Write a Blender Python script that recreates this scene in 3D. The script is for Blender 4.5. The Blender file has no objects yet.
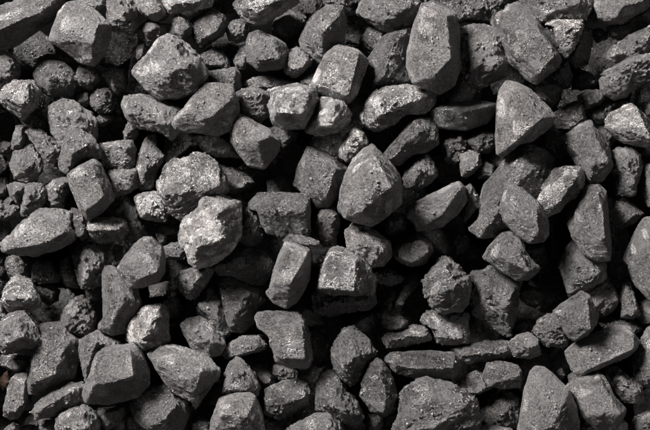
import bpy, bmesh, math, random
import numpy as np
from mathutils import Vector

# ---------------------------------------------------------------- camera, world, light, exposure
S = 0.001                       # one unit of the plan below is a millimetre
W0, H0 = 650.0, 430.0
CAMH = 1500.0
HS = 1.25                       # thickness of the lumps
ZS = 1.35                       # depth of the pile
scene = bpy.context.scene
cam_d = bpy.data.cameras.new("camera"); cam = bpy.data.objects.new("camera", cam_d)
scene.collection.objects.link(cam); scene.camera = cam
cam.location = (0, 0, CAMH * S); cam.rotation_euler = (0, 0, 0)
cam_d.sensor_width = 36.0; cam_d.lens = 36.0 * CAMH / W0 * 1.0
cam_d.clip_start = 0.01; cam_d.clip_end = 50
cam_d.dof.use_dof = True; cam_d.dof.focus_distance = (CAMH - 62) * S; cam_d.dof.aperture_fstop = 14.0

world = bpy.data.worlds.new("World"); scene.world = world; world.use_nodes = True
bg = world.node_tree.nodes["Background"]
bg.inputs[0].default_value = (0.96, 0.95, 1.0, 1); bg.inputs[1].default_value = 0.005

def area(name, loc, size, power, col):
    d = bpy.data.lights.new(name, 'AREA'); d.shape = 'RECTANGLE'; d.size, d.size_y = size
    d.energy = power; d.color = col
    o = bpy.data.objects.new(name, d); scene.collection.objects.link(o)
    o.location = loc
    o.rotation_euler = (-Vector(loc)).to_track_quat('-Z', 'Y').to_euler()
    return o
area("key_softbox", (-1.75, 1.95, 1.9), (1.0, 0.8), 690.0, (1.0, 0.96, 0.935))
area("added_fill", (1.5, -1.3, 1.7), (1.6, 1.6), 17.0, (1.0, 0.95, 0.93))  # added weak fill, lifts the faces turned away from the key
vs = scene.view_settings
vs.view_transform = 'Standard'; vs.look = 'None'; vs.exposure = 0.0; vs.gamma = 1.0

# ---------------------------------------------------------------- noise
def _hash(ix, iy, iz, seed):
    h = (ix * 374761393 + iy * 668265263 + iz * 2147483647 + seed * 974634777) & 0xFFFFFFFF
    h = ((h ^ (h >> 13)) * 1274126177) & 0xFFFFFFFF
    h = h ^ (h >> 16)
    h = (h * 2246822519) & 0xFFFFFFFF
    return ((h ^ (h >> 15)) & 0xFFFFFF) / float(0xFFFFFF)

def vnoise(p, seed):
    i = np.floor(p).astype(np.int64); f = p - i
    u = f * f * f * (f * (f * 6 - 15) + 10)
    r = 0
    for dx in (0, 1):
        for dy in (0, 1):
            for dz in (0, 1):
                w = (u[:, 0] if dx else 1 - u[:, 0]) * (u[:, 1] if dy else 1 - u[:, 1]) * (u[:, 2] if dz else 1 - u[:, 2])
                r = r + w * _hash(i[:, 0] + dx, i[:, 1] + dy, i[:, 2] + dz, seed)
    return r * 2 - 1

def worley(p, seed):
    i = np.floor(p).astype(np.int64)
    best = np.full(len(p), 9.0); sec = np.full(len(p), 9.0); val = np.zeros(len(p)); tilt = np.zeros(len(p))
    for dx in (-1, 0, 1):
        for dy in (-1, 0, 1):
            for dz in (-1, 0, 1):
                c = i + (dx, dy, dz)
                q = np.stack([c[:, k] + _hash(c[:, 0], c[:, 1], c[:, 2], seed + 11 * k + 1) for k in range(3)], 1)
                d = np.sqrt(((p - q) ** 2).sum(1))
                v = _hash(c[:, 0], c[:, 1], c[:, 2], seed + 77)
                tl = sum((_hash(c[:, 0], c[:, 1], c[:, 2], seed + 90 + k) - .5) * (p[:, k] - q[:, k]) for k in range(3))
                m = d < best; tilt = np.where(m, tl, tilt)
                sec = np.where(m, best, np.minimum(sec, d)); val = np.where(m, v, val); best = np.where(m, d, best)
    return best, sec, val, tilt

# ---------------------------------------------------------------- materials
def coal_material(name, lo, hi, rough, spec, bump, tint=(1.0, 0.955, 0.935), fleck=0.0, crusty=False):
    m = bpy.data.materials.new(name); m.use_nodes = True
    nt = m.node_tree; N = nt.nodes; L = nt.links
    b = N["Principled BSDF"]
    def nd(t, **k):
        n = N.new(t)
        for a, v in k.items(): setattr(n, a, v)
        return n
    tc = nd('ShaderNodeTexCoord'); oi = nd('ShaderNodeObjectInfo')
    off = nd('ShaderNodeVectorMath', operation='SCALE'); cmb = nd('ShaderNodeCombineXYZ')
    for k in range(3): L.new(oi.outputs['Random'], cmb.inputs[k])
    L.new(cmb.outputs[0], off.inputs[0]); off.inputs['Scale'].default_value = 7.0
    add = nd('ShaderNodeVectorMath', operation='ADD')
    L.new(tc.outputs['Object'], add.inputs[0]); L.new(off.outputs[0], add.inputs[1])
    V = add.outputs[0]
    def noise(scale, det, ro=0.55):
        n = nd('ShaderNodeTexNoise'); n.inputs['Scale'].default_value = scale
        n.inputs['Detail'].default_value = det; n.inputs['Roughness'].default_value = ro
        L.new(V, n.inputs['Vector']); return n.outputs['Fac']
    def rng(src, a, c, d, e, clamp=True):
        n = nd('ShaderNodeMapRange'); n.clamp = clamp
        for k, v in zip((1, 2, 3, 4), (a, c, d, e)): n.inputs[k].default_value = v
        L.new(src, n.inputs[0]); return n.outputs[0]
    def math_(op, x, y):
        n = nd('ShaderNodeMath', operation=op)
        for k, v in enumerate((x, y)):
            if isinstance(v, (int, float)): n.inputs[k].default_value = v
            else: L.new(v, n.inputs[k])
        return n.outputs[0]
    patch = noise(55, 5, 0.6); mid = noise(240, 4, 0.65); fine = noise(1000, 4, 0.75)
    vor = nd('ShaderNodeTexVoronoi'); vor.inputs['Scale'].default_value = 420; L.new(V, vor.inputs['Vector'])
    pit = rng(vor.outputs['Distance'], 0.0, 0.38, 0.0, 1.0)
    vor2 = nd('ShaderNodeTexVoronoi'); vor2.inputs['Scale'].default_value = 240; L.new(V, vor2.inputs['Vector'])
    pit2 = math_('MAXIMUM', rng(vor2.outputs['Distance'], 0.06, 0.3, 0.0, 1.0), rng(noise(110, 3), 0.52, 0.6, 1.0, 0.0))
    pitmask = rng(mid, 0.42, 0.6, 0.0, 1.0)
    # small broken faces: every cell of the grain is a plane with its own tilt
    def facets(scale, gain):
        v = nd('ShaderNodeTexVoronoi'); v.inputs['Scale'].default_value = scale; L.new(V, v.inputs['Vector'])
        a = nd('ShaderNodeVectorMath', operation='SUBTRACT'); L.new(V, a.inputs[0])
        L.new(v.outputs['Position'], a.inputs[1])
        c = nd('ShaderNodeVectorMath', operation='SUBTRACT'); L.new(v.outputs['Color'], c.inputs[0]); c.inputs[1].default_value = (.5, .5, .5)
        d = nd('ShaderNodeVectorMath', operation='DOT_PRODUCT'); L.new(a.outputs[0], d.inputs[0]); L.new(c.outputs[0], d.inputs[1])
        return math_('MULTIPLY', d.outputs['Value'], scale * gain), v.outputs['Color']
    fa, fca = facets(210, 1.3); fb, fcb = facets(760, 1.1)
    cav = rng(noise(620, 5, 0.7), 0.40, 0.54, 0.0, 1.0)      # pores between the grains
    cav = math_('MULTIPLY', cav, rng(pit2, 0, 1, 0.65, 1.0))
    cav = math_('MAXIMUM', cav, rng(noise(70, 3), 0.5, 0.62, 0.0, 0.75))
    # height
    h = math_('ADD', math_('MULTIPLY', mid, 0.8), math_('MULTIPLY', fine, 1.5))
    h = math_('ADD', h, math_('MULTIPLY', math_('MULTIPLY', pit, pitmask), 0.45))
    h = math_('ADD', h, math_('MULTIPLY', pit2, 0.55))
    h = math_('ADD', h, math_('ADD', fa, fb))
    h = math_('ADD', h, math_('MULTIPLY', cav, 0.5))
    bp = nd('ShaderNodeBump'); bp.inputs['Strength'].default_value = 1.0; bp.inputs['Distance'].default_value = 0.0011 * bump
    L.new(h, bp.inputs['Height']); L.new(bp.outputs[0], b.inputs['Normal'])
    # albedo: black coal under an uneven grey film of dust
    f = math_('ADD', math_('MULTIPLY', patch, 0.55), math_('MULTIPLY', mid, 0.45))
    f = rng(f, 0.36, 0.66, 0.0, 1.0)
    lum = math_('ADD', math_('MULTIPLY', f, hi - lo), lo)
    sh = nd('ShaderNodeAttribute'); sh.attribute_name = 'sheen'; shf = sh.outputs['Fac']
    lum = math_('MULTIPLY', lum, rng(shf, 0, 1, 0.92, 1.15))
    lum = math_('MULTIPLY', lum, rng(oi.outputs['Random'], 0, 1, 0.5, 1.6))
    lum = math_('MULTIPLY', lum, rng(fine, 0.38, 0.62, 0.6, 1.4))
    lum = math_('MULTIPLY', lum, rng(cav, 0.0, 1.0, 0.55, 1.15))  # pores darkened in the colour, as if shaded inside
    # pale mineral grains
    g = nd('ShaderNodeTexVoronoi'); g.inputs['Scale'].default_value = 650; L.new(V, g.inputs['Vector'])
    gm = math_('MULTIPLY', rng(g.outputs['Distance'], 0.10, 0.2, 1.0, 0.0), rng(noise(130, 2), 0.56, 0.64, 0.0, 1.0))
    lum = math_('ADD', lum, math_('MULTIPLY', gm, 0.03 + fleck * 0.4))
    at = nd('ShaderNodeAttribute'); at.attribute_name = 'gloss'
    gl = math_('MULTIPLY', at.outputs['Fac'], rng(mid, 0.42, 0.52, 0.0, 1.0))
    lum = math_('ADD', lum, math_('MULTIPLY', gl, 0.25))  # glossy coal band, its sparkle partly put into the colour
    col = nd('ShaderNodeMix', data_type='RGBA', blend_type='MULTIPLY'); col.inputs[0].default_value = 1.0
    cc = nd('ShaderNodeCombineColor')
    L.new(lum, cc.inputs[0])
    hue = math_('FRACT', math_('MULTIPLY', oi.outputs['Random'], 7.31), 0)
    L.new(math_('MULTIPLY', lum, rng(hue, 0, 1, 0.955, 1.0)), cc.inputs[1])
    L.new(math_('MULTIPLY', lum, rng(hue, 0, 1, 0.935, 1.0)), cc.inputs[2])
    L.new(cc.outputs[0], col.inputs[6]); col.inputs[7].default_value = (*tint, 1)
    L.new(col.outputs[2], b.inputs['Base Color'])
    r = rng(noise(320, 3, .7), 0.35, 0.65, rough - 0.16, rough + 0.16)
    r = math_('ADD', r, rng(noise(38, 2), 0.35, 0.65, -0.14, 0.14))
    r = math_('SUBTRACT', r, math_('MULTIPLY', shf, 0.15))
    r = math_('MAXIMUM', math_('SUBTRACT', r, math_('MULTIPLY', gl, 0.3)), 0.16)
    L.new(rng(shf, 0, 1, 1.0, 0.6), bp.inputs['Strength'])
    L.new(r, b.inputs['Roughness'])
    b.inputs['IOR'].default_value = 1.85
    L.new(rng(cav, 0.0, 1.0, spec * 0.27, spec * 0.52), b.inputs['Specular IOR Level'])
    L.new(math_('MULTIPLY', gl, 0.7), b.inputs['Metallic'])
    return m

MATS = {
    'matte':  coal_material('coal_matte', 0.009, 0.046, 0.43, 1.35, 1.0),
    'dusty':  coal_material('coal_dusty', 0.016, 0.074, 0.44, 1.35, 1.0),
    'bright': coal_material('coal_bright', 0.026, 0.115, 0.34, 1.6, 1.15, (1.0, 0.98, 0.965), fleck=0.08),
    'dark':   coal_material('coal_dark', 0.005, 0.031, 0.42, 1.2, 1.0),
    'crust':  coal_material('coal_crusty', 0.02, 0.10, 0.5, 0.7, 2.6),
    'brown':  coal_material('coal_rusty', 0.05, 0.12, 0.7, 0.4, 1.2, (1.0, 0.62, 0.42)),
}

# ---------------------------------------------------------------- the setting: coal dust below the lumps, blackened for the gap shade
def build_ground():
    n = 160; ext = 900.0
    xs = np.linspace(-ext, ext, n); X, Y = np.meshgrid(xs, xs, indexing='ij')
    P = np.stack([X.ravel(), Y.ravel(), np.zeros(n * n)], 1)
    Z = -85 + 10 * vnoise(P / 40, 5) + 8 * vnoise(P / 17, 6)
    P[:, 2] = Z
    faces = [(i * n + j, (i + 1) * n + j, (i + 1) * n + j + 1, i * n + j + 1) for i in range(n - 1) for j in range(n - 1)]
    me = bpy.data.meshes.new('ground'); me.from_pydata((P * S).tolist(), [], faces); me.shade_smooth()
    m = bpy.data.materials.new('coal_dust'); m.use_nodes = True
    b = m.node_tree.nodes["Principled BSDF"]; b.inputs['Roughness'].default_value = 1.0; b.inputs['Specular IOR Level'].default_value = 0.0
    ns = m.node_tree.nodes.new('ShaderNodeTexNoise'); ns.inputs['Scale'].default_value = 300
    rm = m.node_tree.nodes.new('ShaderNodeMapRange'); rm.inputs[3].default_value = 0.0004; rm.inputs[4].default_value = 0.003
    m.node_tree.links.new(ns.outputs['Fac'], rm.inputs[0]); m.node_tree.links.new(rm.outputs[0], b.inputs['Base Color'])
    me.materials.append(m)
    o = bpy.data.objects.new('ground', me); scene.collection.objects.link(o)
    o['kind'] = 'structure'; o['label'] = 'black coal dust lying under the pile'
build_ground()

# ---------------------------------------------------------------- coal lumps
# each line: height of the lump's middle, its half thickness, finish : outline seen from above : crests and corners of its upper faces
DATA = """40 26 u:-10,31 0,15 31,5 67,-10 123,-15 128,5 107,36 77,46 31,87 0,100 -20,97:10,69,1 46,49,1 92,32,0.9
52 24 u:100,82 118,26 133,8 154,3 189,20 220,51 218,77 205,110 187,131 164,125 123,97:154,72,1 194,95,0.9 154,26,0.9 205,56,0.85 125,84,0.7
34 10 -:159,3 174,-5 215,-8 212,13 194,20 174,13:
30 14 -:-10,97 15,105 38,128 38,148 26,164 0,159 -15,154:
24 20 d:69,148 77,131 97,120 128,128 148,146 152,164 143,189 102,192 77,177:107,154,1
20 12 -:151,159 161,134 177,131 197,143 205,159 184,177 159,171:
26 13 w:205,148 225,136 248,143 251,169 235,189 218,169:228,166,1 g233,166,22
8 12 -:67,123 92,110 133,115 154,128 128,133 97,133:
44 18 w:0,191 10,178 31,163 67,163 79,183 72,211 46,237 20,221 3,206:56,211,1 20,200,0.95 61,170,0.8 33,170,0.8
16 13 d:182,196 192,180 215,178 230,188 233,206 220,224 197,224 184,211:
10 10 -:154,191 164,183 179,186 180,206 166,214 154,206:
8 9 d:128,191 141,180 154,186 151,198 136,201:
6 10 -:194,237 205,228 228,236 220,242 205,253 194,247:
36 20 -:99,221 107,209 128,202 154,209 179,224 194,242 193,278 179,298 154,298 128,293 115,294 105,262 100,242:118,227,0.9 164,237,1
48 20 -:120,329 128,288 134,260 148,252 184,273 200,298 201,314 179,319 154,334 136,347 123,339:146,265,0.8 154,308,1 179,293,0.8
26 8 -:42,239 61,231 92,247 87,255 67,258 51,252:
22 10 -:25,291 31,265 38,251 50,252 51,275 44,297 28,298:
34 13 -:52,265 61,257 84,262 113,288 127,308 113,323 95,323 77,298:84,275,1 107,303,0.8
20 14 -:21,329 31,298 51,296 64,291 82,319 84,339 72,357 56,365 31,357:51,314,0.8 59,334,1
10 10 -:-10,293 10,284 23,291 23,303 5,307 -10,303:
42 18 u:217,0 240,-8 264,0 271,20 274,49 269,60 235,62 217,56:240,8,0.9 256,31,1
34 18 u:264,-5 312,-10 330,15 335,31 315,42 297,37 276,23:
40 16 w:325,-10 425,-10 423,11 399,20 368,27 340,26 330,15:348,14,0.9 399,8,0.9
28 14 -:273,61 297,44 317,50 340,51 339,64 327,84 297,92 284,79:297,67,1 320,56,0.9
36 14 d:342,49 351,34 374,38 385,56 381,69 368,85 358,76 343,67:
26 18 d:383,44 399,31 425,20 448,31 455,51 443,72 417,82 402,97 391,84 385,61:
58 26 u:264,148 276,131 297,110 317,77 340,69 356,77 399,115 414,138 413,154 394,182 358,193 320,197 297,179:341,82,0.85 345,115,1 317,164,0.75 379,134,0.9
24 9 -:274,95 281,84 292,87 291,110 281,128 274,120:
22 8 d:260,179 264,110 270,95 274,102 271,133 265,187 256,159:
24 11 d:399,110 422,95 440,105 461,136 417,139 404,128:
30 13 -:414,143 471,137 480,148 481,177 466,184 425,174 416,156:425,148,0.9 471,146,0.9
22 12 -:453,56 466,44 489,38 496,51 494,77 476,84 458,79:
20 10 d:425,118 443,105 460,123 458,138 427,141:
46 20 w:470,10 481,-5 594,-10 596,5 568,23 522,49 507,50 486,36:496,18,0.9 542,13,1 578,-3,0.8 517,36,0.8
2 18 -:545,67 550,41 583,20 609,36 614,56 599,77 573,92:
40 20 -:494,82 499,69 517,62 550,77 571,92 576,107 571,128 560,136 517,141 495,123:516,77,0.95 518,125,0.9 547,84,0.9 558,118,0.8
32 16 -:569,138 576,107 594,96 617,110 622,125 609,141 588,152 573,146:
20 10 -:468,118 481,97 495,93 494,123 486,141 473,136:
38 24 -:599,82 614,51 634,26 655,13 686,15 691,41 686,92 673,97 645,128 617,107 604,95:627,51,0.9 645,72,1 675,41,0.9
30 10 -:642,-10 701,-10 701,11 670,14 650,8:
22 9 -:488,166 507,156 537,154 586,166 581,177 542,179 501,177:
34 6 -:601,164 629,148 645,141 632,177 617,174:
52 16 w:616,179 629,154 650,113 670,93 678,91 716,102 736,123 724,154 714,187 698,205 670,197 637,187:668,102,0.9 716,110,0.9 634,171,0.7 696,192,0.85
34 24 -:716,26 727,0 737,-10 839,-10 852,5 844,31 814,54 778,64 757,54 737,41:757,10,0.9 803,26,1
12 14 d:721,82 737,57 770,64 778,77 747,110 734,102:
34 22 d:737,123 757,87 770,72 798,59 821,55 826,77 816,102 814,143 819,166 788,177 762,174 737,179:793,77,0.9 773,118,1 765,154,0.9
62 28 u:814,133 816,102 829,51 842,10 865,5 895,15 911,31 918,67 918,138 906,169 880,188 854,177 826,166:844,36,0.8 885,41,0.9 839,113,0.95 895,123,0.95 865,154,0.9
46 22 w:721,237 729,211 747,186 773,175 814,173 844,175 870,191 867,211 849,227 808,229 793,244 757,260 737,257 727,247:760,204,1 791,219,0.9 834,201,0.85 808,186,0.8 752,237,0.8 g750,211,20 g811,188,12
52 15 w:680,298 698,267 706,257 727,267 737,288 727,296 711,308 696,323 681,314:720,293,0.8 704,280,1 g704,285,34
38 22 d:766,311 788,283 819,244 839,233 862,237 874,257 875,288 854,303 824,308 798,329 773,324:829,244,0.9 806,288,0.95 839,262,0.9 785,314,0.7
34 16 -:807,357 814,339 829,321 852,309 865,324 875,349 860,365 834,378 811,375:834,339,1
2 10 -:757,280 762,267 785,266 788,283 773,296 760,293:
32 18 d:860,5 875,-10 1003,-10 1008,5 998,31 982,44 931,38 911,46 890,26:911,5,0.9 957,20,0.9
46 20 -:916,59 947,51 980,55 1000,82 1021,128 1011,151 982,166 957,178 936,164 921,138 911,118 913,87:941,97,0.95 977,64,0.9 944,138,0.9 993,133,0.9
60 24 -:984,38 1005,26 1018,10 1034,8 1059,20 1080,51 1105,97 1122,120 1110,138 1072,168 1054,159 1023,123 1013,102 990,67:1028,31,0.9 1044,92,0.9 1034,118,0.8 1064,61,0.95 1100,115,0.9 1074,148,0.8
42 18 d:862,219 900,206 957,202 993,209 995,216 972,247 931,260 895,257 880,255 865,244:921,224,1 972,214,0.9 885,221,0.9
20 14 k:883,288 895,273 921,270 936,280 931,308 911,329 890,319:
22 14 d:926,283 962,265 987,267 993,288 977,306 952,303:
28 12 -:921,308 936,301 959,308 961,329 941,349 925,352 921,329:
18 10 d:957,337 970,323 987,334 985,354 957,357:
14 8 -:982,319 995,306 1008,314 1000,334 985,329:
60 28 -:994,211 1000,183 1013,165 1028,166 1059,180 1095,216 1108,237 1100,255 1069,280 1034,288 1028,296 1005,312 994,308 997,252:1033,186,0.85 1039,252,0.95 1072,242,1 1026,283,0.8
40 18 -:1035,5 1071,-10 1186,-10 1186,10 1168,40 1101,38 1076,46 1060,20:1071,3,0.8 1142,15,0.9
44 16 w:1091,49 1101,38 1163,41 1165,51 1155,82 1132,115 1117,102 1107,56:1119,54,0.9 1155,55,0.9 g1127,47,22 g1150,47,22
34 12 -:1078,51 1096,47 1107,61 1117,97 1114,110 1096,92:
14 14 -:1163,56 1181,61 1183,92 1173,128 1153,133 1137,118:
10 10 -:1122,128 1132,120 1142,154 1140,174 1124,177 1107,154:
14 16 d:1055,171 1081,164 1107,169 1124,179 1117,205 1101,215 1071,200:
36 22 -:1186,15 1188,-10 1296,-10 1296,15 1265,31 1245,46 1219,46 1199,36:1234,18,1 1270,10,0.9
16 14 -:1214,56 1245,44 1296,20 1304,51 1286,56 1250,72 1224,72:
38 18 -:1250,82 1265,69 1301,54 1327,56 1327,107 1296,110 1245,125 1214,118 1217,102:1265,82,0.9 1296,72,0.9
44 16 -:1204,148 1240,128 1275,110 1306,105 1327,113 1327,148 1296,159 1270,164 1245,154 1214,154:1260,125,0.9 1296,123,0.9
42 16 -:1201,159 1217,146 1237,146 1258,159 1264,177 1252,192 1229,199 1209,189 1203,177:
26 12 -:1157,194 1173,183 1199,182 1210,197 1194,210 1168,218:
4 12 -:1145,159 1163,143 1183,148 1188,169 1168,179 1147,177:
6 10 -:1183,61 1199,59 1214,67 1211,79 1194,84:
18 12 -:1176,227 1194,216 1222,209 1224,221 1209,242 1194,252 1178,242:
26 16 -:1108,229 1127,216 1153,204 1163,209 1172,242 1142,260 1117,257 1112,244:
48 20 w:1212,242 1222,227 1260,209 1281,227 1300,244 1306,288 1291,292 1245,283 1232,273 1214,257:1263,219,0.9 1245,262,0.9 1291,280,0.85 1275,247,0.9
20 12 -:1191,262 1204,252 1227,265 1237,270 1224,288 1217,297 1199,278:
50 22 u:1124,278 1160,250 1178,244 1204,273 1217,298 1223,334 1204,362 1178,369 1160,339 1142,308:1176,255,0.85 1183,288,1 1174,331,0.9 1209,324,0.8
30 12 -:1091,293 1104,282 1119,285 1137,306 1153,329 1132,334 1114,324 1099,308:
28 8 -:1286,221 1296,210 1306,211 1306,234 1293,232:
12 8 -:1224,211 1245,205 1260,204 1265,211 1234,224:
50 20 u:245,209 251,193 281,190 312,197 366,219 368,237 356,265 343,279 325,265 297,257 266,252 252,232:276,206,0.9 312,221,1 338,252,0.85 261,229,0.7
58 22 u:345,244 368,219 389,191 407,170 430,168 463,171 471,191 476,211 475,232 463,260 435,270 394,265 348,257:374,227,0.9 425,186,0.8 425,237,1 461,201,0.8
22 12 -:248,267 258,244 274,250 276,267 266,280 251,280:
28 14 -:274,334 279,308 287,288 297,273 310,272 312,293 330,314 325,324 312,339 304,375 281,380 271,365:297,308,1 292,349,0.9
30 16 -:194,288 264,280 271,296 269,329 256,337 223,339 207,329 200,308:210,293,0.9 256,296,0.9
36 14 -:379,270 425,265 450,275 471,293 480,296 481,314 450,313 414,306 397,288:
56 26 w:538,209 545,191 537,183 568,175 594,168 629,180 636,201 633,221 614,242 609,255 568,257 547,247 542,227:553,229,0.9 606,234,0.9 617,191,0.9 558,193,0.85 583,206,1
54 20 w:633,216 640,198 660,196 686,204 700,227 698,244 681,260 645,270 614,265 611,252:645,227,0.9 670,211,0.9 665,247,1
32 18 -:471,191 486,179 517,178 542,191 537,206 535,232 517,244 496,234 478,224:491,196,0.9 522,191,0.8
54 22 u:459,237 471,227 491,234 537,260 560,285 555,303 527,337 496,329 478,308 463,285:478,288,0.85 519,284,1 542,275,0.8 501,252,0.95
28 10 -:535,260 558,251 594,267 588,280 568,294 558,275:
24 16 -:409,324 471,337 496,352 508,365 496,378 471,385 437,385 409,375:
12 12 -:536,365 553,354 578,360 591,380 573,401 537,395:
52 22 -:136,351 164,328 189,317 202,330 220,371 226,399 205,422 177,439 161,420 143,376:151,353,0.85 190,330,0.9 212,394,0.9 179,422,0.8
34 14 -:214,351 220,341 271,338 275,346 274,376 251,387 228,394 223,387:228,353,0.9 266,351,0.9
24 16 -:91,376 105,364 125,358 136,357 146,371 141,379 131,392 125,412 105,417 92,397:113,376,1 134,365,0.9
34 15 -:42,420 51,394 57,369 77,367 90,379 91,397 77,422 56,434 44,430:67,387,1 54,417,0.8
22 14 -:16,371 31,366 57,370 54,381 36,404 23,394:38,384,1
22 14 -:-10,407 0,402 13,415 26,412 38,415 36,430 15,440 -10,435:
14 6 -:10,404 18,396 27,401 23,411 13,413:
48 24 u:4,484 31,463 51,443 82,420 123,420 141,427 143,453 152,468 148,479 118,497 77,509 31,509 8,502:26,497,0.8 97,486,0.95 136,466,0.95 87,433,0.9 61,463,1
38 13 k:141,425 148,417 166,430 179,458 179,474 166,479 151,458 143,443:
44 15 w:177,443 189,438 241,437 251,445 256,461 241,479 200,484 182,474 177,456:184,461,0.95 243,458,0.95 200,445,0.8
10 10 -:223,497 233,486 245,494 243,517 233,521:
2 9 -:-5,358 10,356 16,371 13,392 -5,392:
58 26 w:317,369 330,340 345,320 366,321 389,306 409,310 435,328 449,353 454,369 453,384 425,402 389,422 363,439 343,430 330,397 320,387:335,389,0.85 368,386,1 417,380,0.95 443,374,0.8 374,351,0.95 348,335,0.75
38 13 w:271,394 287,387 312,384 330,397 337,417 333,442 310,440 284,434 274,415:302,402,1 297,425,0.9
24 13 -:215,422 228,407 246,389 258,397 276,422 274,438 287,453 284,474 274,480 261,463 246,438 225,435:251,412,0.9 271,448,0.9
14 8 -:315,468 325,452 358,453 361,463 335,467 330,484 322,489:
22 10 -:327,497 343,486 363,484 374,499 368,517 348,520 330,512:
62 28 w:359,468 368,438 402,415 407,389 425,388 450,394 480,404 482,433 480,474 461,504 430,527 394,535 379,525 374,504 361,489:412,397,0.7 389,445,0.9 440,427,1 399,494,0.9 455,474,0.85
42 14 d:478,466 491,420 504,417 522,430 523,474 512,489 496,491 481,479:496,438,0.9 507,468,0.9
48 22 d:500,407 517,387 558,386 609,389 617,397 619,420 619,468 614,474 568,476 537,466 524,448 519,422 501,416:522,418,0.95 611,422,1 568,421,1 568,397,0.8
34 14 k:633,438 642,420 660,410 676,422 678,451 668,489 650,493 637,479 632,458:
56 5 -:568,481 578,469 609,474 637,483 637,491 619,491 594,484 573,486:
40 26 -:588,369 599,330 614,294 627,295 660,314 696,340 686,366 675,392 655,415 634,415 619,392 604,384:619,310,0.8 629,351,0.95 670,340,0.9 655,387,0.9
64 30 -:678,412 683,381 691,351 706,320 727,300 744,292 757,305 778,325 798,351 803,376 801,407 778,425 755,445 742,451 716,445 691,435 679,422:744,307,0.75 732,340,0.9 747,376,1 704,404,0.85 780,376,0.85 721,422,0.85
26 12 -:774,443 785,429 806,430 811,445 806,468 785,476 774,463:794,443,1
40 20 u:813,415 849,397 885,379 916,364 930,376 931,404 911,430 885,452 834,463 824,443 814,433:829,417,0.85 878,394,0.95 916,376,0.9 880,430,0.85
48 20 u:691,463 706,448 727,448 757,468 780,484 782,509 767,530 742,532 716,512 696,497:734,474,1 762,499,0.9 716,484,0.8
38 16 -:787,499 796,486 819,476 839,474 862,489 865,502 849,525 824,532 801,525 791,514:
28 9 -:929,376 939,370 957,399 957,410 941,430 929,443 924,433 936,404 931,392:
46 24 -:940,458 962,435 961,397 970,369 990,346 1008,323 1028,299 1057,289 1085,300 1105,320 1105,351 1085,387 1059,402 1034,448 993,474 957,473:1000,356,0.95 1034,320,0.95 990,397,1 977,443,0.8 1054,340,0.8
62 22 -:994,402 1005,379 1026,372 1046,381 1074,404 1095,440 1096,468 1085,483 1057,485 1034,468 1008,443:1023,397,0.9 1064,422,0.9 1039,433,1 1069,463,0.9
8 14 d:1046,489 1085,484 1100,525 1100,545 1080,545 1057,520:
0 10 -:900,479 916,468 936,474 934,499 911,509:
58 20 w:1073,407 1089,371 1107,343 1132,334 1158,334 1167,348 1165,371 1153,392 1132,404 1117,422 1091,433 1078,420:1107,366,0.9 1142,358,1 1112,404,0.85
54 22 -:1136,443 1142,412 1168,371 1199,370 1211,384 1214,422 1220,489 1217,520 1194,522 1168,507 1145,474:1178,387,0.8 1160,438,0.95 1199,474,0.9 1194,412,0.9
40 20 -:1217,309 1234,299 1260,296 1276,310 1283,335 1278,356 1264,390 1234,387 1229,361 1222,330:1240,325,1 1260,366,0.8
38 16 -:1286,351 1291,333 1301,328 1327,330 1327,417 1296,412 1288,381:
26 16 -:1214,397 1245,394 1270,415 1286,427 1265,445 1234,458 1222,466 1217,443:1234,407,0.9 1260,430,0.9
48 26 -:1246,517 1270,474 1286,443 1296,435 1327,435 1327,607 1298,599 1275,573 1258,532:1288,468,0.9 1275,520,0.9 1306,535,1
4 12 -:1096,433 1117,435 1119,474 1117,514 1099,525 1094,474:
10 12 -:1273,305 1300,312 1306,330 1286,333:
12 12 -:13,536 15,516 31,510 51,531 54,547 46,557 23,557:
16 12 d:66,557 67,531 74,524 102,524 120,547 119,562 82,566:
20 13 -:119,544 123,524 141,513 154,521 158,575 133,571:
34 19 -:147,513 159,488 169,483 187,488 207,511 211,536 202,567 187,577 164,576 154,547:174,511,0.9 179,552,0.9
12 10 -:169,577 202,572 202,595 184,608 177,603:
4 9 -:74,575 97,570 117,580 114,600 97,609 84,598:
38 20 w:3,603 13,571 33,552 61,561 81,600 77,613 46,626 20,623:20,597,0.9 44,594,1 67,595,0.8
16 8 -:-5,605 5,608 15,634 5,640 -5,628:
22 18 k:127,631 131,616 148,600 164,594 177,605 189,628 190,649 182,669 166,677 143,664 128,649:
46 22 -:206,547 212,535 225,533 246,547 271,572 281,608 269,644 251,664 223,669 197,657 200,646 212,634 211,593:223,544,0.8 230,593,1 228,649,0.8 256,593,0.8
48 22 -:-10,649 0,649 15,634 36,621 51,623 72,651 82,674 92,685 82,692 51,694 31,700 10,705 3,703 -10,685:54,667,1 26,682,0.8 44,634,0.9 15,654,0.9
34 20 d:77,650 97,645 128,648 146,671 159,681 160,712 148,753 102,773 77,786 59,788 56,773 67,737 64,707:138,686,0.9 69,763,0.8 118,742,1 87,671,0.9
36 18 -:161,681 197,660 241,684 246,691 205,707 192,732 174,760 168,742 163,707:171,693,0.9 199,681,1 179,732,0.8
20 12 -:0,717 5,711 36,711 64,714 56,732 46,741 26,740 0,730 -8,724:
26 15 -:9,817 23,758 38,745 56,747 59,768 56,788 61,804 46,819 36,834 20,837 10,829:
42 16 u:66,822 72,809 102,788 138,768 164,765 173,773 171,804 143,817 102,832 74,836:148,778,1 92,811,0.9
46 16 u:114,837 120,827 143,817 166,808 182,817 194,834 199,855 194,875 113,875:138,829,0.9 169,819,0.9 174,850,1
24 10 -:78,842 92,839 113,842 113,870 82,870:
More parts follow.
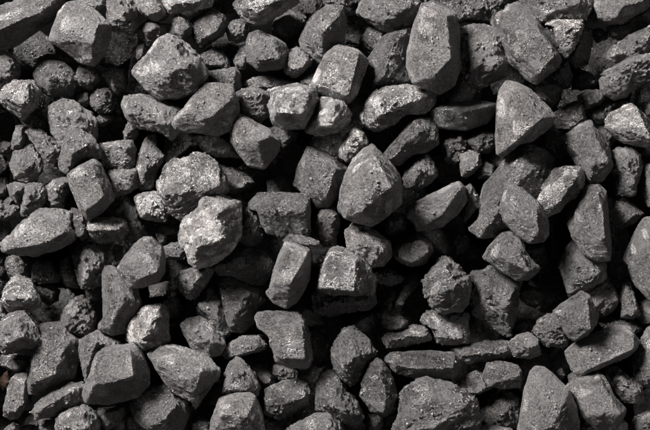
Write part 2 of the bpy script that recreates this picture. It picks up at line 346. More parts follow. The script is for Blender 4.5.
56 26 u:168,788 171,773 184,747 192,717 197,707 215,694 266,689 276,699 289,722 296,742 297,768 276,794 220,806 174,803:197,762,0.95 235,754,1 274,745,0.95 266,696,0.8 205,709,0.8
24 16 -:192,817 215,819 246,813 251,824 235,845 215,858 202,845:
14 8 -:10,858 26,847 38,852 41,870 10,870:
8 8 -:41,858 56,851 72,855 72,870 41,870:
0 8 b:0,758 15,742 23,763 8,781 -5,773:
60 24 u:236,536 251,513 271,488 287,475 304,476 322,495 329,521 327,547 317,562 287,572 264,573 251,564:292,488,0.8 253,534,0.8 287,554,0.95 284,521,1 320,541,0.9
40 16 -:348,564 363,544 394,536 422,532 425,544 409,572 386,598 374,593:391,564,1 368,552,0.8 409,544,0.8
6 8 -:299,572 335,564 335,590 302,595:
48 20 w:252,659 258,649 287,616 322,609 330,618 335,654 338,680 322,695 287,698 258,682:321,617,0.9 304,649,1 287,680,0.9 g281,657,26
20 12 d:330,605 348,595 361,608 368,634 356,640 340,634 333,618:
8 10 -:338,654 353,649 358,680 343,690:
24 18 -:384,603 399,590 422,577 445,598 448,639 461,669 445,677 425,644 399,634:409,613,0.9 435,628,0.9
42 17 -:363,649 374,639 399,634 425,646 445,669 451,690 440,710 414,714 384,695 368,669:394,659,1 425,680,0.9
30 22 d:440,518 466,498 496,493 532,506 546,526 545,547 519,571 496,564 466,549 440,549 425,536:471,521,0.9 512,531,0.9
26 22 d:432,557 455,551 491,567 522,580 532,598 517,613 509,639 486,662 460,664 450,634 443,603:496,585,0.9 471,623,1
52 28 u:545,564 549,541 558,511 571,485 588,486 619,498 622,511 619,557 594,600 573,614 547,605 532,585 542,575:550,562,0.8 581,564,1 605,526,1 616,503,0.85 578,495,0.8
14 12 -:588,623 614,613 640,628 645,649 609,649:
34 12 -:443,707 460,686 486,673 517,673 533,689 527,699 486,707 455,718:
50 20 u:511,640 514,627 537,624 594,622 611,640 619,671 623,717 614,735 578,735 553,722 545,691 542,671 517,655:563,645,0.9 565,686,0.85 604,650,0.95 609,712,0.8 563,712,0.8 g583,668,18
10 14 d:619,668 634,660 660,681 660,717 640,732 624,727:g628,684,9
40 20 -:440,781 445,758 460,727 473,714 481,717 507,747 517,771 514,788 491,794 471,794 440,791:473,737,1 496,776,0.8 455,773,0.8
56 24 u:420,875 422,845 435,814 440,799 471,788 496,786 509,794 522,824 530,865 527,881:471,801,0.85 450,819,0.9 496,824,1
34 17 d:528,794 532,778 568,763 594,757 614,763 619,778 617,804 583,827 558,837 532,827:540,804,0.95 610,786,0.95 573,799,1
10 12 d:496,727 522,730 542,737 553,768 532,773 512,753:
18 10 -:545,724 563,730 594,745 594,755 563,760 547,747:
44 14 -:568,865 594,847 629,829 655,822 673,837 686,860 688,875 568,875:
18 10 -:526,833 547,837 563,855 560,870 524,870:
54 26 w:633,577 640,541 660,500 675,493 701,503 727,518 739,536 751,557 750,577 742,587 711,589 660,586:710,518,0.9 707,580,0.95 645,572,0.8 665,511,0.85 680,536,1
26 16 d:624,590 640,580 747,582 751,605 737,618 691,623 660,633 629,623:660,608,0.9 732,600,0.9
10 10 -:752,547 778,539 808,554 806,564 778,570 757,564:
8 12 -:785,616 796,582 814,554 834,549 839,564 814,590 798,616:
22 14 -:754,628 762,622 793,626 814,644 811,659 783,665 770,654:
26 13 -:765,677 770,669 803,662 824,651 849,654 861,672 860,679 814,689 775,696:778,677,0.8 814,669,1 849,669,0.8
46 24 u:849,562 852,552 870,531 885,513 895,515 921,541 939,557 939,572 936,603 921,622 885,623 865,616 850,590:885,531,0.85 911,567,1 875,582,0.9
26 14 u:842,641 849,626 870,621 885,627 936,627 934,649 936,685 906,687 875,684 870,672 878,657 854,651:
12 12 -:696,651 721,631 747,626 752,654 737,664 711,659:
4 8 -:732,662 747,659 752,677 739,682:
42 20 d:663,709 673,678 688,658 706,655 727,671 752,701 747,712 727,727 719,758 701,769 686,758 670,737:701,681,0.9 716,707,0.9 688,722,1
40 20 d:634,768 645,745 660,741 675,755 691,783 716,809 728,834 716,847 696,849 670,829 650,819 632,817:668,778,0.9 650,804,0.8 691,814,1
46 20 d:721,791 729,753 742,727 753,717 770,730 785,758 794,794 791,822 770,832 742,819:753,730,0.8 769,788,1 765,819,0.85
12 9 -:737,829 762,832 765,850 752,870 732,870:
36 16 d:770,719 783,707 808,706 865,702 906,706 913,719 913,747 906,757 865,755 824,754 793,745:788,724,0.9 819,732,1 903,730,1
54 26 -:785,860 798,824 802,794 811,771 834,763 854,757 880,763 916,774 947,794 962,829 954,870 785,870:857,809,1 824,788,0.9 865,845,0.95 916,809,0.85
24 10 -:650,824 665,829 686,850 688,870 650,870:
52 24 -:968,515 980,494 1003,466 1026,463 1044,479 1046,498 1057,516 1077,536 1074,544 1054,559 1034,559 1003,541 975,521:1011,483,0.9 993,511,0.85 1051,541,0.85 1028,506,1
28 22 d:940,557 947,544 970,544 977,530 995,536 1044,564 1034,587 1034,613 1023,669 1016,674 993,659 947,626 939,598:1003,608,1 957,554,0.8 972,582,0.95 1018,582,0.9 g1004,617,11
10 14 d:1036,580 1059,572 1090,585 1085,600 1069,614 1044,603:
34 16 -:1069,664 1077,641 1095,629 1108,628 1126,654 1136,677 1131,690 1095,692 1085,680:1095,657,0.9 1110,646,1
2 10 -:1028,649 1049,639 1069,641 1074,664 1044,669:
38 15 -:1021,686 1039,671 1057,667 1074,678 1077,707 1059,714 1028,712:1028,689,0.8 1067,689,0.9
27 13 d:911,699 947,689 977,684 1011,682 1022,694 1021,714 998,719 962,719 936,726 918,714:936,707,0.9 1008,699,0.9
36 14 d:968,750 975,726 1003,724 1034,732 1043,742 1039,774 1008,776 977,771:980,737,0.8 1034,747,0.9
26 12 -:911,768 931,755 952,742 967,750 970,768 982,776 957,786 926,788:
12 18 k:964,814 982,791 1003,781 1034,794 1039,824 1036,855 977,852 967,834:1003,819,1
40 9 -:941,854 982,851 1023,858 1028,870 939,870:
36 20 -:1117,529 1124,511 1142,483 1155,475 1178,490 1183,521 1209,526 1211,557 1178,577 1137,587 1130,562:1147,524,1 1183,552,0.9
18 18 -:1137,582 1209,557 1229,577 1237,598 1229,618 1204,634 1188,628 1142,603:
60 20 -:1109,623 1124,611 1163,583 1176,590 1186,616 1196,628 1194,644 1173,669 1145,680 1132,664 1117,641:1168,595,0.85 1173,654,0.9 1153,628,1 1122,628,0.8
22 14 -:1240,593 1245,562 1252,557 1265,582 1278,628 1265,636 1242,634:
14 12 -:1275,608 1306,598 1327,608 1327,644 1286,646 1278,634:
12 10 -:1199,646 1219,638 1265,641 1283,657 1265,669 1209,657:
46 18 u:1132,704 1142,694 1163,678 1209,660 1234,653 1258,654 1268,671 1276,681 1273,694 1255,712 1219,724 1183,740 1160,755 1145,740:1258,666,0.95 1168,735,0.95 1160,689,0.95 1258,694,0.95 1150,712,0.8
34 20 -:1265,727 1281,691 1291,666 1300,653 1327,650 1327,773 1291,771 1268,760:1286,707,0.9 1296,742,0.9
34 17 -:1210,745 1214,735 1234,735 1265,758 1281,773 1282,791 1289,804 1270,806 1245,801 1232,778 1214,760:1234,753,0.9 1260,778,1
50 22 u:1136,773 1150,760 1194,742 1204,750 1222,788 1251,817 1247,829 1229,858 1219,865 1194,860 1163,832 1150,799:1191,757,0.85 1174,822,0.9 1186,794,1 1232,822,0.85
16 6 -:1137,750 1150,745 1163,755 1155,763 1140,765:
56 28 u:1035,870 1040,840 1050,783 1063,745 1073,736 1089,736 1107,750 1135,778 1150,809 1155,840 1155,870:1078,755,0.8 1071,809,1 1117,794,0.9 1091,845,0.95
12 6 -:1112,745 1122,737 1130,750 1122,759:
36 16 -:1260,855 1275,834 1296,823 1327,824 1327,870 1260,870:
18 8 -:1160,858 1173,846 1188,852 1194,870 1163,870:
50 24 u:297,707 322,692 348,691 379,700 409,709 438,737 435,753 425,765 404,794 391,817 384,799 353,786 333,765 317,742 304,717:338,707,0.9 409,735,0.9 368,750,1 389,778,0.7 322,724,0.8
38 22 u:265,817 269,786 292,779 312,771 333,772 353,794 371,806 375,829 363,860 343,870 307,870 287,845 271,832:281,788,0.9 335,829,1 356,804,0.9 307,845,0.8
20 12 -:384,842 397,833 420,845 425,865 384,870:
16 12 -:252,834 261,825 276,840 297,858 297,870 251,870:
8 14 -:307,809 338,758 389,809 389,840 374,860 338,855:
4 12 -:414,768 440,763 450,788 435,809 420,804:"""

def parse():
    R = []
    for l in DATA.strip().splitlines():
        a, b, c = l.split(':'); z, h, fl = a.split()
        out = [tuple(float(v) / 2 for v in t.split(',')) for t in b.split()]
        inn, gl = [], []
        for t in c.split():
            if t[0] == 'g':
                x, y, r = map(float, t[1:].split(',')); gl.append((x / 2, y / 2, r / 4))
            else:
                x, y, q = map(float, t.split(',')); inn.append((x / 2, y / 2, q))
        z = float(z); z = max(z, 12 + .74 * z)
        R.append(dict(z=z * ZS, h=float(h), fl=fl, out=out, inn=inn, gl=gl))
    return R

def poly_stats(P):
    P = np.array(P); x, y = P[:, 0], P[:, 1]; x2, y2 = np.roll(x, -1), np.roll(y, -1)
    c = x * y2 - x2 * y; A = c.sum() / 2
    cx = ((x + x2) * c).sum() / (6 * A); cy = ((y + y2) * c).sum() / (6 * A)
    return abs(A), cx, cy

def inside(P, poly):
    x, y = P[:, 0], P[:, 1]; r = np.zeros(len(P), bool)
    for k in range(len(poly)):
        x1, y1 = poly[k]; x2, y2 = poly[(k + 1) % len(poly)]
        m = ((y1 > y) != (y2 > y)) & (x < (x2 - x1) * (y - y1) / ((y2 - y1) or 1e-9) + x1)
        r ^= m
    return r

def nearest_on(P, poly):
    best = np.full(len(P), 1e9); Q = P.copy()
    for k in range(len(poly)):
        a = np.array(poly[k]); d = np.array(poly[(k + 1) % len(poly)]) - a
        t = np.clip(((P - a) @ d) / max(d @ d, 1e-9), 0, 1)
        c = a + t[:, None] * d; e = ((P - c) ** 2).sum(1); m = e < best
        best[m] = e[m]; Q[m] = c[m]
    return Q, np.sqrt(best)

SMOOTH = {54, 61, 93, 122, 200, 207, 213, 35, 38, 119, 174, 197, 1, 42, 46, 49, 85, 97, 120, 127, 131, 135, 147, 156, 161, 177, 195, 217, 220, 222, 116, 55, 0, 171}   # lumps broken along clean faces

def hull_area(P):
    P = sorted(set(P)); H = []
    for seq in (P, P[::-1]):
        c = []
        for p in seq:
            while len(c) > 1 and (c[-1][0] - c[-2][0]) * (p[1] - c[-2][1]) - (c[-1][1] - c[-2][1]) * (p[0] - c[-2][0]) <= 0: c.pop()
            c.append(p)
        H += c[:-1]
    return poly_stats(H)[0]

def split_outline(P, depth=0):
    """an outline with a hollow is cut at its deepest inner corner into chunkier pieces"""
    A = poly_stats(P)[0]
    if depth > 1 or len(P) < 6 or A / hull_area(P) > .85: return [P]
    n = len(P); sgn = sum(P[i][0] * P[(i + 1) % n][1] - P[(i + 1) % n][0] * P[i][1] for i in range(n))
    best = None
    for i in range(n):
        a, b, c = P[i - 1], P[i], P[(i + 1) % n]
        cr = ((b[0] - a[0]) * (c[1] - b[1]) - (b[1] - a[1]) * (c[0] - b[0])) * (1 if sgn > 0 else -1)
        if cr >= 0: continue
        for j in range(n):
            k = (j - i) % n
            if k < 2 or k > n - 2: continue
            Q1 = [P[(i + m) % n] for m in range(k + 1)]; Q2 = [P[(j + m) % n] for m in range(n - k + 1)]
            sc = min(poly_stats(Q1)[0], poly_stats(Q2)[0])
            if sc < .12 * A or abs(poly_stats(Q1)[0] + poly_stats(Q2)[0] - A) > .02 * A: continue
            s2 = poly_stats(Q1)[0] / hull_area(Q1) * poly_stats(Q2)[0] / hull_area(Q2)
            if best is None or s2 > best[0]: best = (s2, Q1, Q2)
    if not best: return [P]
    return split_outline(best[1], depth + 1) + split_outline(best[2], depth + 1)

def coal_lump(r, idx):
    rnd = random.Random(idx * 7 + 3)
    A, cx, cy = poly_stats(r['out']); R = math.sqrt(A / math.pi)
    h = r['h'] * HS; z = r['z']
    k = (CAMH - z) / CAMH
    ring = [((x - cx) * k, -(y - cy) * k) for x, y in r['out']]
    inn = [((x - cx) * k, -(y - cy) * k, q * h) for x, y, q in r['inn']]
    pieces = split_outline(ring)
    bm = bmesh.new()
    for pc in pieces:
        if len(pieces) == 1: pin = inn
        else: pin = [q for q in inn if nearest_on(np.array([q[:2]]), pc)[1][0] < 2.5 or inside(np.array([q[:2]], float), pc)[0]]
        mx = sum(x for x, y in pc) / len(pc); my = sum(y for x, y in pc) / len(pc)
        Rp = math.sqrt(poly_stats(pc)[0] / math.pi)
        pts = []
        for x, y in pc:
            l = math.hypot(x - mx, y - my); g = (l + (.7 if len(pieces) == 1 else 3.5)) / l; q = rnd.uniform(-.1, .1)
            X, Y = mx + (x - mx) * g, my + (y - my) * g
            pts += [(X, Y, (q + .16) * h), (X, Y, (q - .16) * h)]
        pts += list(pin)
        t1, t2 = [(rnd.uniform(-.45, .45), rnd.uniform(-.45, .45), rnd.uniform(.75, 1.05)) for _ in range(2)]
        for i, (x, y) in enumerate(pc):         # shoulder corners where no crest was noted
            f = rnd.uniform(.55, .8); q = (mx + (x - mx) * f, my + (y - my) * f)
            far = min([math.hypot(q[0] - u, q[1] - w) for u, w, _ in pin] or [1e9])
            if far > (0.62 * Rp if pin else 0) and len(pin) < 3:
                pts.append((q[0], q[1], h * rnd.uniform(.4, .6) if pin else h * max(.3, min(t_[2] + (t_[0] * (q[0] - mx) + t_[1] * (q[1] - my)) / Rp for t_ in (t1, t2)))))
        for i, (x, y) in enumerate(pc):
            pts.append((mx + (x - mx) * .86, my + (y - my) * .86, -h * rnd.uniform(.35, .7)))
            if i % 2: pts.append((mx + (x - mx) * .5, my + (y - my) * .5, -h * rnd.uniform(.8, 1.05)))
        b2 = bmesh.new(); vv = [b2.verts.new(p) for p in pts]
        res = bmesh.ops.convex_hull(b2, input=vv)
        dead = {g for g in res['geom_interior'] + res['geom_unused'] if isinstance(g, bmesh.types.BMVert)}
        bmesh.ops.delete(b2, geom=[v for v in dead if v.is_valid], context='VERTS')
        tmp = bpy.data.meshes.new('tmp'); b2.to_mesh(tmp); b2.free(); bm.from_mesh(tmp); bpy.data.meshes.remove(tmp)
    me = bpy.data.meshes.new('coal_lump'); bm.to_mesh(me); bm.free()
    o = bpy.data.objects.new('coal_lump', me); scene.collection.objects.link(o)
    md = o.modifiers.new('r', 'REMESH'); md.mode = 'VOXEL'; md.voxel_size = max(1.1, min(1.4, R / 16))
    dg = bpy.context.evaluated_depsgraph_get()
    m2 = bpy.data.meshes.new_from_object(o.evaluated_get(dg)); o.modifiers.clear()
    o.data = m2; bpy.data.meshes.remove(me); m2.name = 'coal_lump'
    n = len(m2.vertices); co = np.empty(n * 3); m2.vertices.foreach_get('co', co); co = co.reshape(-1, 3)
    # pull the hull into the hollows of the outline
    xy = co[:, :2]; ins = inside(xy, ring); Q, d = nearest_on(xy, ring)
    mv = (~ins) & (d > 1.0); co[mv, :2] = Q[mv]
    no = np.empty(n * 3); m2.vertex_normals.foreach_get('vector', no); no = no.reshape(-1, 3)
    # worn and chipped surface
    seed = idx * 13 + 1; ro = rnd.uniform(.7, 1.35) * (1.5 if r['fl'] == 'k' else 1) * (.42 if idx in SMOOTH else 1)
    axis = np.array([rnd.gauss(0, 1) for _ in range(3)]); axis /= np.linalg.norm(axis)
    st = rnd.choice((0, 0, 1.4, 2.2))
    p = co + axis * (co @ axis)[:, None] * st
    sz = max(.45, min(1.15, R / 24))
    disp = 0.7 * vnoise(p / (18 * sz), seed) * sz
    f1, f2, v, tl = worley(p / (14 * sz), seed + 3)
    disp += tl * 2.8 * sz * ro
    sheen = np.clip((v - (.35 if r['fl'] == 'w' else .74)) * 8, 0, 1) * np.clip((f2 - f1) * 8, 0, 1)
    f1, f2, v, tl = worley(p / 5.5, seed + 5)
    disp += ro * (tl * 1.7 * np.clip(vnoise(co / 16, seed + 6) + .8, .15, 1.3) - .5 * np.clip(.16 - (f2 - f1), 0, 1) * 2)
    nn = vnoise(p / 4.2, seed + 8); disp += .42 * ro * nn
    disp += .28 * ro * vnoise(p / 2.3, seed + 9)
    pm = np.clip(vnoise(co / 11, seed + 12) * 2 + .2, 0, 1)
    disp -= pm * ro * 1.1 * np.clip(vnoise(co / 3.0, seed + 13) - .25, 0, 1) * 2
    if r['fl'] == 'k': disp += 1.6 * np.abs(vnoise(co / 3.2, seed + 17))
    disp = disp * min(1.0, .35 + h / 22) ; disp += .45 - disp.mean()
    co = co + no * disp[:, None]
    m2.vertices.foreach_set('co', (co * S).ravel())
    m2.shade_smooth()
    sa = m2.attributes.new('sheen', 'FLOAT', 'POINT'); sa.data.foreach_set('value', sheen)
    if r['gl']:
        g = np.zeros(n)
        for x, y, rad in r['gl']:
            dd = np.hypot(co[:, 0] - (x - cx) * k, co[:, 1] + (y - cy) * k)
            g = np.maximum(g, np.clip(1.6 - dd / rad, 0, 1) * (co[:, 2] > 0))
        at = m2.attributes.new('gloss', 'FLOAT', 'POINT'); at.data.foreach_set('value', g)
    fin = {'k': 'crust', 'b': 'brown', 'w': 'bright', 'd': 'dark', 'm': 'matte', 'u': 'dusty'}.get(r['fl'])
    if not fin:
        fin = 'dark' if r['z'] < 22 * ZS and rnd.random() < .6 else rnd.choice(('matte', 'matte', 'dusty'))  # low lumps often get darker coal, shade put into their colour
    m2.materials.append(MATS[fin]); m2.update()
    o.location = ((cx - W0 / 2) * k * S, (H0 / 2 - cy) * k * S, z * S)
    o['category'] = 'coal'
    r.update(obj=o, A=A, cx=cx, cy=cy, R=R, fin=fin)
    return o

LUMPS = parse()
NAMED = len(LUMPS)

# lumps lying deep in the gaps, dim, their dark coal standing in for shade
def fill_gaps():
    st = 4; xs = np.arange(-18, 670, st); ys = np.arange(-18, 450, st)
    X, Y = np.meshgrid(xs, ys); P = np.stack([X.ravel(), Y.ravel()], 1).astype(float)
    cov = np.zeros(len(P), bool)
    for r in LUMPS: cov |= inside(P, r['out'])
    gap = ~cov; rnd = random.Random(4)
    for _ in range(82):
        if not gap.any(): break
        G = P[gap]
        # the gap cell with most gap round it
        best, bi = -1, 0
        for i in rnd.sample(range(len(G)), min(160, len(G))):
            c = (np.hypot(*(G - G[i]).T) < 15).sum()
            if c > best: best, bi = c, i
        if best < 7: break
        c = G[bi]; Rr = rnd.uniform(19, 28); a0 = rnd.uniform(0, 6.3); e = rnd.uniform(.65, 1); n = rnd.randint(6, 9)
        out = []
        for j in range(n):
            a = j / n * 2 * math.pi; q = Rr * rnd.uniform(.82, 1.12)
            u, v = q * math.cos(a), q * e * math.sin(a)
            out.append((c[0] + u * math.cos(a0) - v * math.sin(a0), c[1] + u * math.sin(a0) + v * math.cos(a0)))
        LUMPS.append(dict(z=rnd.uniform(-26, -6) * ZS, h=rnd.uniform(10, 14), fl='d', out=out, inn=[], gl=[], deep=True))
        gap &= ~inside(P, out)
fill_gaps()
# the pile goes on past the picture's edges: unseen lumps added for their shadow
rb = random.Random(9)
for i in range(44):
    u = i / 44 * 2 * (770 + 550); q = rb.uniform(-8, 8)
    x, y = ((u - 60, -52 + q) if u < 770 else (702 + q, u - 830) if u < 1320 else (1320 + 710 - u, 482 + q) if u < 2090 else (-52 + q, 2090 + 490 - u))
    n = rb.randint(6, 9); Rr = rb.uniform(27, 36)
    LUMPS.append(dict(z=rb.uniform(28, 50) * ZS, h=rb.uniform(18, 24), fl='m', inn=[], gl=[], out_of_frame=True,
        out=[(x + Rr * rb.uniform(.8, 1.1) * math.cos(j / n * 6.283), y + Rr * rb.uniform(.7, 1.05) * math.sin(j / n * 6.283)) for j in range(n)]))
for i, r in enumerate(LUMPS): coal_lump(r, i)
print('lumps', NAMED, len(LUMPS))



# ---------------------------------------------------------------- which lumps are seen, and what each is called
def seen_counts():
    bpy.context.view_layer.update(); dg = bpy.context.evaluated_depsgraph_get(); cnt = {}
    o = Vector(cam.location)
    for py in range(1, 430, 2):
        for px in range(1, 650, 2):
            d = Vector(((px - W0 / 2) * S, (H0 / 2 - py) * S, -CAMH * S)).normalized()
            ok, _, _, _, ob, _ = scene.ray_cast(dg, o, d)
            if ok: cnt[ob.name] = cnt.get(ob.name, 0) + 1
    return cnt
CNT = seen_counts()
for r in list(LUMPS):
    r['seen'] = CNT.get(r['obj'].name, 0)
    if (r.get('deep') and r['seen'] < 6) and not r.get('out_of_frame'):
        bpy.data.objects.remove(r['obj']); LUMPS.remove(r)

LAND = {
 0: ("long slanted block with a lit top and dark underside in the top left corner", "the long corner block"),
 1: ("big square-cut block with a broad grey top face and darker lower face", "the big square-cut block"),
 26: ("big peaked lump with a bright, deeply pitted left face", "the big peaked lump"),
 33: ("wide pale rough lump cut by the top edge above the squat square block", "the wide pale top lump"),
 35: ("squat square block with a pale left side and darker pitted front", "the squat square block"),
 36: ("small round pale nugget lying below the tilted wedge near the top", "the small round nugget"),
 42: ("smooth flat tilted plate of coal with a square outline", "the smooth tilted plate"),
 46: ("tallest upright slab, smooth grey with a rounded foot, near the top edge", "the tall upright slab"),
 47: ("long hump-backed pale lump with a rough glittering back", "the hump-backed lump"),
 48: ("little bright silvery shard tucked above the large teardrop lump", "the little silvery shard"),
 49: ("dark smooth wedge with one lit slanting edge", "the dark slanted wedge"),
 54: ("large tilted block, rough above and square-ended below", "the large tilted block"),
 55: ("log-shaped lump with fine layered grain along its length", "the layered log"),
 61: ("big three-cornered lump with a pale left face and dark underside", "the big three-cornered lump"),
 63: ("wedge with a bright glittering top face beside the large tilted block", "the glitter-topped wedge"),
 78: ("bright faceted lump with silvery patches on its sloping top", "the bright faceted lump"),
 80: ("two-faced lump with a pale left face meeting a smooth grey one", "the two-faced lump"),
 84: ("long pale oblong lump with a rough sparkling back", "the pale oblong"),
 85: ("slanted trapezoid lump with smooth grey faces and one sharp corner", "the slanted trapezoid"),
 90: ("bright crystalline block with a sparkling top face and dark front", "the bright crystalline block"),
 91: ("bright crumbly lump joined against the crystalline block", "the bright crumbly lump"),
 93: ("broad wedge-shaped lump with a cross ridge dividing pale and dark faces", "the broad ridged wedge"),
 97: ("upright rectangular block with a flat grey face and straight sides", "the upright rectangular block"),
 104: ("long boat-shaped lump with a flat pitted top and dark keel", "the boat-shaped lump"),
 109: ("big bright lump with a crinkled top and a dark lower face", "the bright crinkled lump"),
 110: ("small bright chunk with silvery stripes", "the silvery striped chunk"),
 114: ("large pale egg-shaped lump with a shining rough face", "the large pale egg"),
 116: ("brick-shaped slab with a pale top strip and dark pitted front", "the brick-shaped slab"),
 118: ("thin curved flake lying on the head of the tall pitted block", "the thin curved flake"),
 120: ("large smooth teardrop lump with its point upward", "the large teardrop"),
 122: ("wing-shaped lump rising to a point, with a lit upper edge", "the wing-shaped lump"),
 126: ("large arched lump half hidden under the smooth oval", "the large arched lump"),
 127: ("smooth tilted oval lump lying on the arched one", "the smooth tilted oval"),
 130: ("bright bean-shaped lump with a frosted surface", "the bright bean"),
 131: ("tall leaning slab with smooth dull faces and narrow corners", "the tall leaning slab"),
 135: ("big brownish-grey lump cut by the right edge of the picture", "the big right-edge lump"),
 144: ("cap-shaped lump with a pale dome over a dark front", "the cap-shaped lump"),
 146: ("black crusty ball with a granular surface", "the black crusty ball"),
 147: ("tall pillar-shaped lump with a flared foot", "the pillar-shaped lump"),
 148: ("bright angular lump against the left edge with a rough pale face", "the bright left-edge lump"),
 149: ("large dark lump with a hollowed upper part and long flat face", "the large hollowed lump"),
 153: ("long finger-shaped lump lying on a slant near the bottom", "the finger-shaped lump"),
 154: ("pale double-knobbed lump near the bottom edge", "the double-knobbed lump"),
 156: ("large flat-topped block with a pitted pale top and smooth dark front", "the large flat-topped block"),
 161: ("rounded triangular lump with a smooth grey face", "the rounded triangle"),
 164: ("half-lit lump with a bright streaked left face and a dark right face", "the streaked half-lit lump"),
 171: ("tall block with a pitted pale top facet under the thin flake", "the tall pitted block"),
 174: ("hooked lump with a silvery glint in its middle", "the lump with a glint"),
 176: ("pointed pyramid-like lump with one lit face", "the pyramid-like lump"),
 177: ("broad pale lump cut by the bottom edge below the pyramid-like one", "the broad pale bottom lump"),
 183: ("pale two-tone block, frosted on one half and grey on the other", "the two-tone block"),
 189: ("pitted pear-shaped lump with a pointed top", "the pitted pear"),
 190: ("stepped crumbly slab lying directly under the pitted pear", "the stepped slab"),
 195: ("upright almond-shaped lump with a ridge down its middle", "the upright almond"),
 197: ("long dark log-shaped lump with a blunt right end", "the dark log"),
 198: ("huge pitted mound cut by the bottom edge", "the huge pitted mound"),
 200: ("angular saddle-shaped lump with sharp corners and a lit crest", "the saddle-shaped lump"),
 201: ("dark star-shaped lump with one small glint and a point downward", "the dark star"),
 207: ("short brick-like stub with a ribbed face", "the brick-like stub"),
 213: ("square lump standing on its corner, with small glints", "the glinting square lump"),
 217: ("long plank-shaped block with a flat face, tilted upward", "the plank-shaped block"),
 220: ("folded angular lump with a crease between two flat faces", "the folded lump"),
 222: ("large tapering lump with a rounded top and wide foot at the bottom edge", "the large tapering lump"),
 226: ("broad pitted boulder with a notched edge tapering downward", "the broad pitted boulder"),
}

def kind_words(r):
    P = np.array(r['out']); P = P - P.mean(0); w, V = np.linalg.eigh(P.T @ P); el = math.sqrt(w[1] / max(w[0], 1e-6))
    A = r['A']; size = 'tiny' if A < 280 else 'small' if A < 700 else 'medium-sized' if A < 1500 else 'large'
    if el > 1.55:
        a = abs(math.degrees(math.atan2(V[1, 1], V[0, 1]))); a = min(a, 180 - a)
        shape = 'long flat-lying' if a < 28 else 'upright elongated' if a > 62 else 'long slanting'
    else: shape = 'blocky' if len(r['out']) <= 7 else 'rounded' if el < 1.2 else 'angular'
    tone = {'bright': 'pale', 'crust': 'crusty', 'brown': 'rust-brown', 'dark': 'dark', 'matte': 'grey', 'dusty': 'dusty'}[r['fin']]
    if r['z'] < 21 * ZS: tone = 'rust-brown' if r['fin'] == 'brown' else 'shadowed'
    return size, tone, shape

def direction(r, q):
    a = math.degrees(math.atan2(-(r['cy'] - q['cy']), r['cx'] - q['cx'])) % 360
    return ['to the right of', 'up and right of', 'above', 'up and left of', 'to the left of', 'down and left of', 'below', 'down and right of'][int((a + 22.5) // 45) % 8]

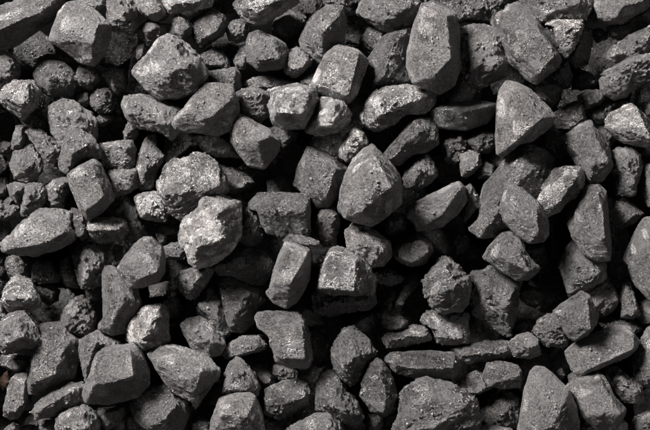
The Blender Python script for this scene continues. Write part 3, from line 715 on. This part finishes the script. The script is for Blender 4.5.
def name_all():
    lms = [(LUMPS[i], ref) for i, (_, ref) in LAND.items()]
    used = set()
    for i, (lab, _) in LAND.items():
        LUMPS[i]['obj']['label'] = lab; used.add(lab); LUMPS[i]['named'] = True
    for r in LUMPS: r['kw'] = kind_words(r)
    D = lambda a, b: math.hypot(a['cx'] - b['cx'], a['cy'] - b['cy'])
    for r in LUMPS:
        r['obj']['group'] = 'coal lumps heaped in the pile'
        if r.get('named'): continue
        near = sorted(lms, key=lambda l: D(r, l[0]) - l[0]['R'])[:6]
        if r.get('out_of_frame'):
            for q, ref in sorted(lms, key=lambda l: D(r, l[0])):
                lab = f"{r['kw'][0]} lump outside the picture, {direction(r, q)} {ref}"
                if lab not in used: break
            used.add(lab); r['obj']['label'] = lab; continue
        kinds = [' '.join((r['kw'][0], r['kw'][1], r['kw'][2])), ' '.join(r['kw'][:2])]
        where = ' lump sunk in the gap ' if r.get('deep') else ' lump '
        tail = ' beyond the picture edge' if r.get('out_of_frame') else ''
        cands = []
        for q, ref in near[:4]:
            d = direction(r, q); rivals = [o for o in LUMPS if o is not r and o['kw'] == r['kw'] and bool(o.get('deep')) == bool(r.get('deep')) and direction(o, q) == d and D(o, q) < D(r, q) * 1.8 + 15]
            cands.append((len(rivals), f"{kinds[0]}{where}{d} {ref}{tail}"))
        best = [c for c in sorted(cands, key=lambda c: c[0]) if c[1] not in used]
        if best and best[0][0] == 0: lab = best[0][1]
        else:
            lab = None
            for a in range(5):
                for b in range(a + 1, 6):
                    (q1, f1), (q2, f2) = near[a], near[b]
                    d1, d2 = direction(r, q1), direction(r, q2)
                    c = f"{kinds[0]}{' lump ' }{d1} {f1}, {d2} {f2}"
                    if len(c.split()) > 16: c = f"{kinds[1]} lump {d1} {f1}, {d2} {f2}"
                    if len(c.split()) > 16: c = f"{kinds[1]} lump between {f1} and {f2}"
                    if c not in used: lab = c; break
                if lab: break
            lab = lab or f"{kinds[1]} lump near {near[0][1]}"
        if len(lab.split()) > 16: lab = lab.replace(kinds[0], kinds[1].split()[1] if kinds[1].split()[1] not in lab[20:] else kinds[1])
        used.add(lab); r['obj']['label'] = lab
name_all()

# ---------------------------------------------------------------- grit: crumbs of coal caught on the ledges
def grit():
    bpy.context.view_layer.update(); dg = bpy.context.evaluated_depsgraph_get(); rg = random.Random(77)
    V, Fc = [], []
    tries = 0
    while tries < 8000:
        tries += 1
        x, y = rg.uniform(-335, 335), rg.uniform(-225, 225)
        ok, loc, nrm, _, ob, _ = scene.ray_cast(dg, Vector((x * S, y * S, 0.3)), Vector((0, 0, -1)))
        if not ok or nrm.z < .72: continue
        if ob and ob.name.startswith('ground'): continue
        s = min(1.7, .35 + rg.expovariate(3.2)); n0 = len(V)
        ax = [Vector([rg.gauss(0, 1) for _ in range(3)]).normalized() for _ in range(6)]
        c = loc / S + nrm * s * .35
        P = [Vector((1, 0, 0)), Vector((-1, 0, 0)), Vector((0, 1, 0)), Vector((0, -1, 0)), Vector((0, 0, .8)), Vector((0, 0, -.8))]
        for q, a in zip(P, ax): V.append(tuple((c + (q + a * .35) * s) * S))
        for f in ((0, 2, 4), (2, 1, 4), (1, 3, 4), (3, 0, 4), (2, 0, 5), (1, 2, 5), (3, 1, 5), (0, 3, 5)): Fc.append(tuple(n0 + k for k in f))
    me = bpy.data.meshes.new('coal_grit'); me.from_pydata(V, [], Fc); me.materials.append(coal_material('coal_crumbs', 0.05, 0.16, 0.5, 1.0, 0.3))
    o = bpy.data.objects.new('coal_grit', me); scene.collection.objects.link(o)
    o['kind'] = 'stuff'; o['label'] = 'tiny black crumbs of coal caught on the lumps'; o['category'] = 'coal crumbs'
grit()
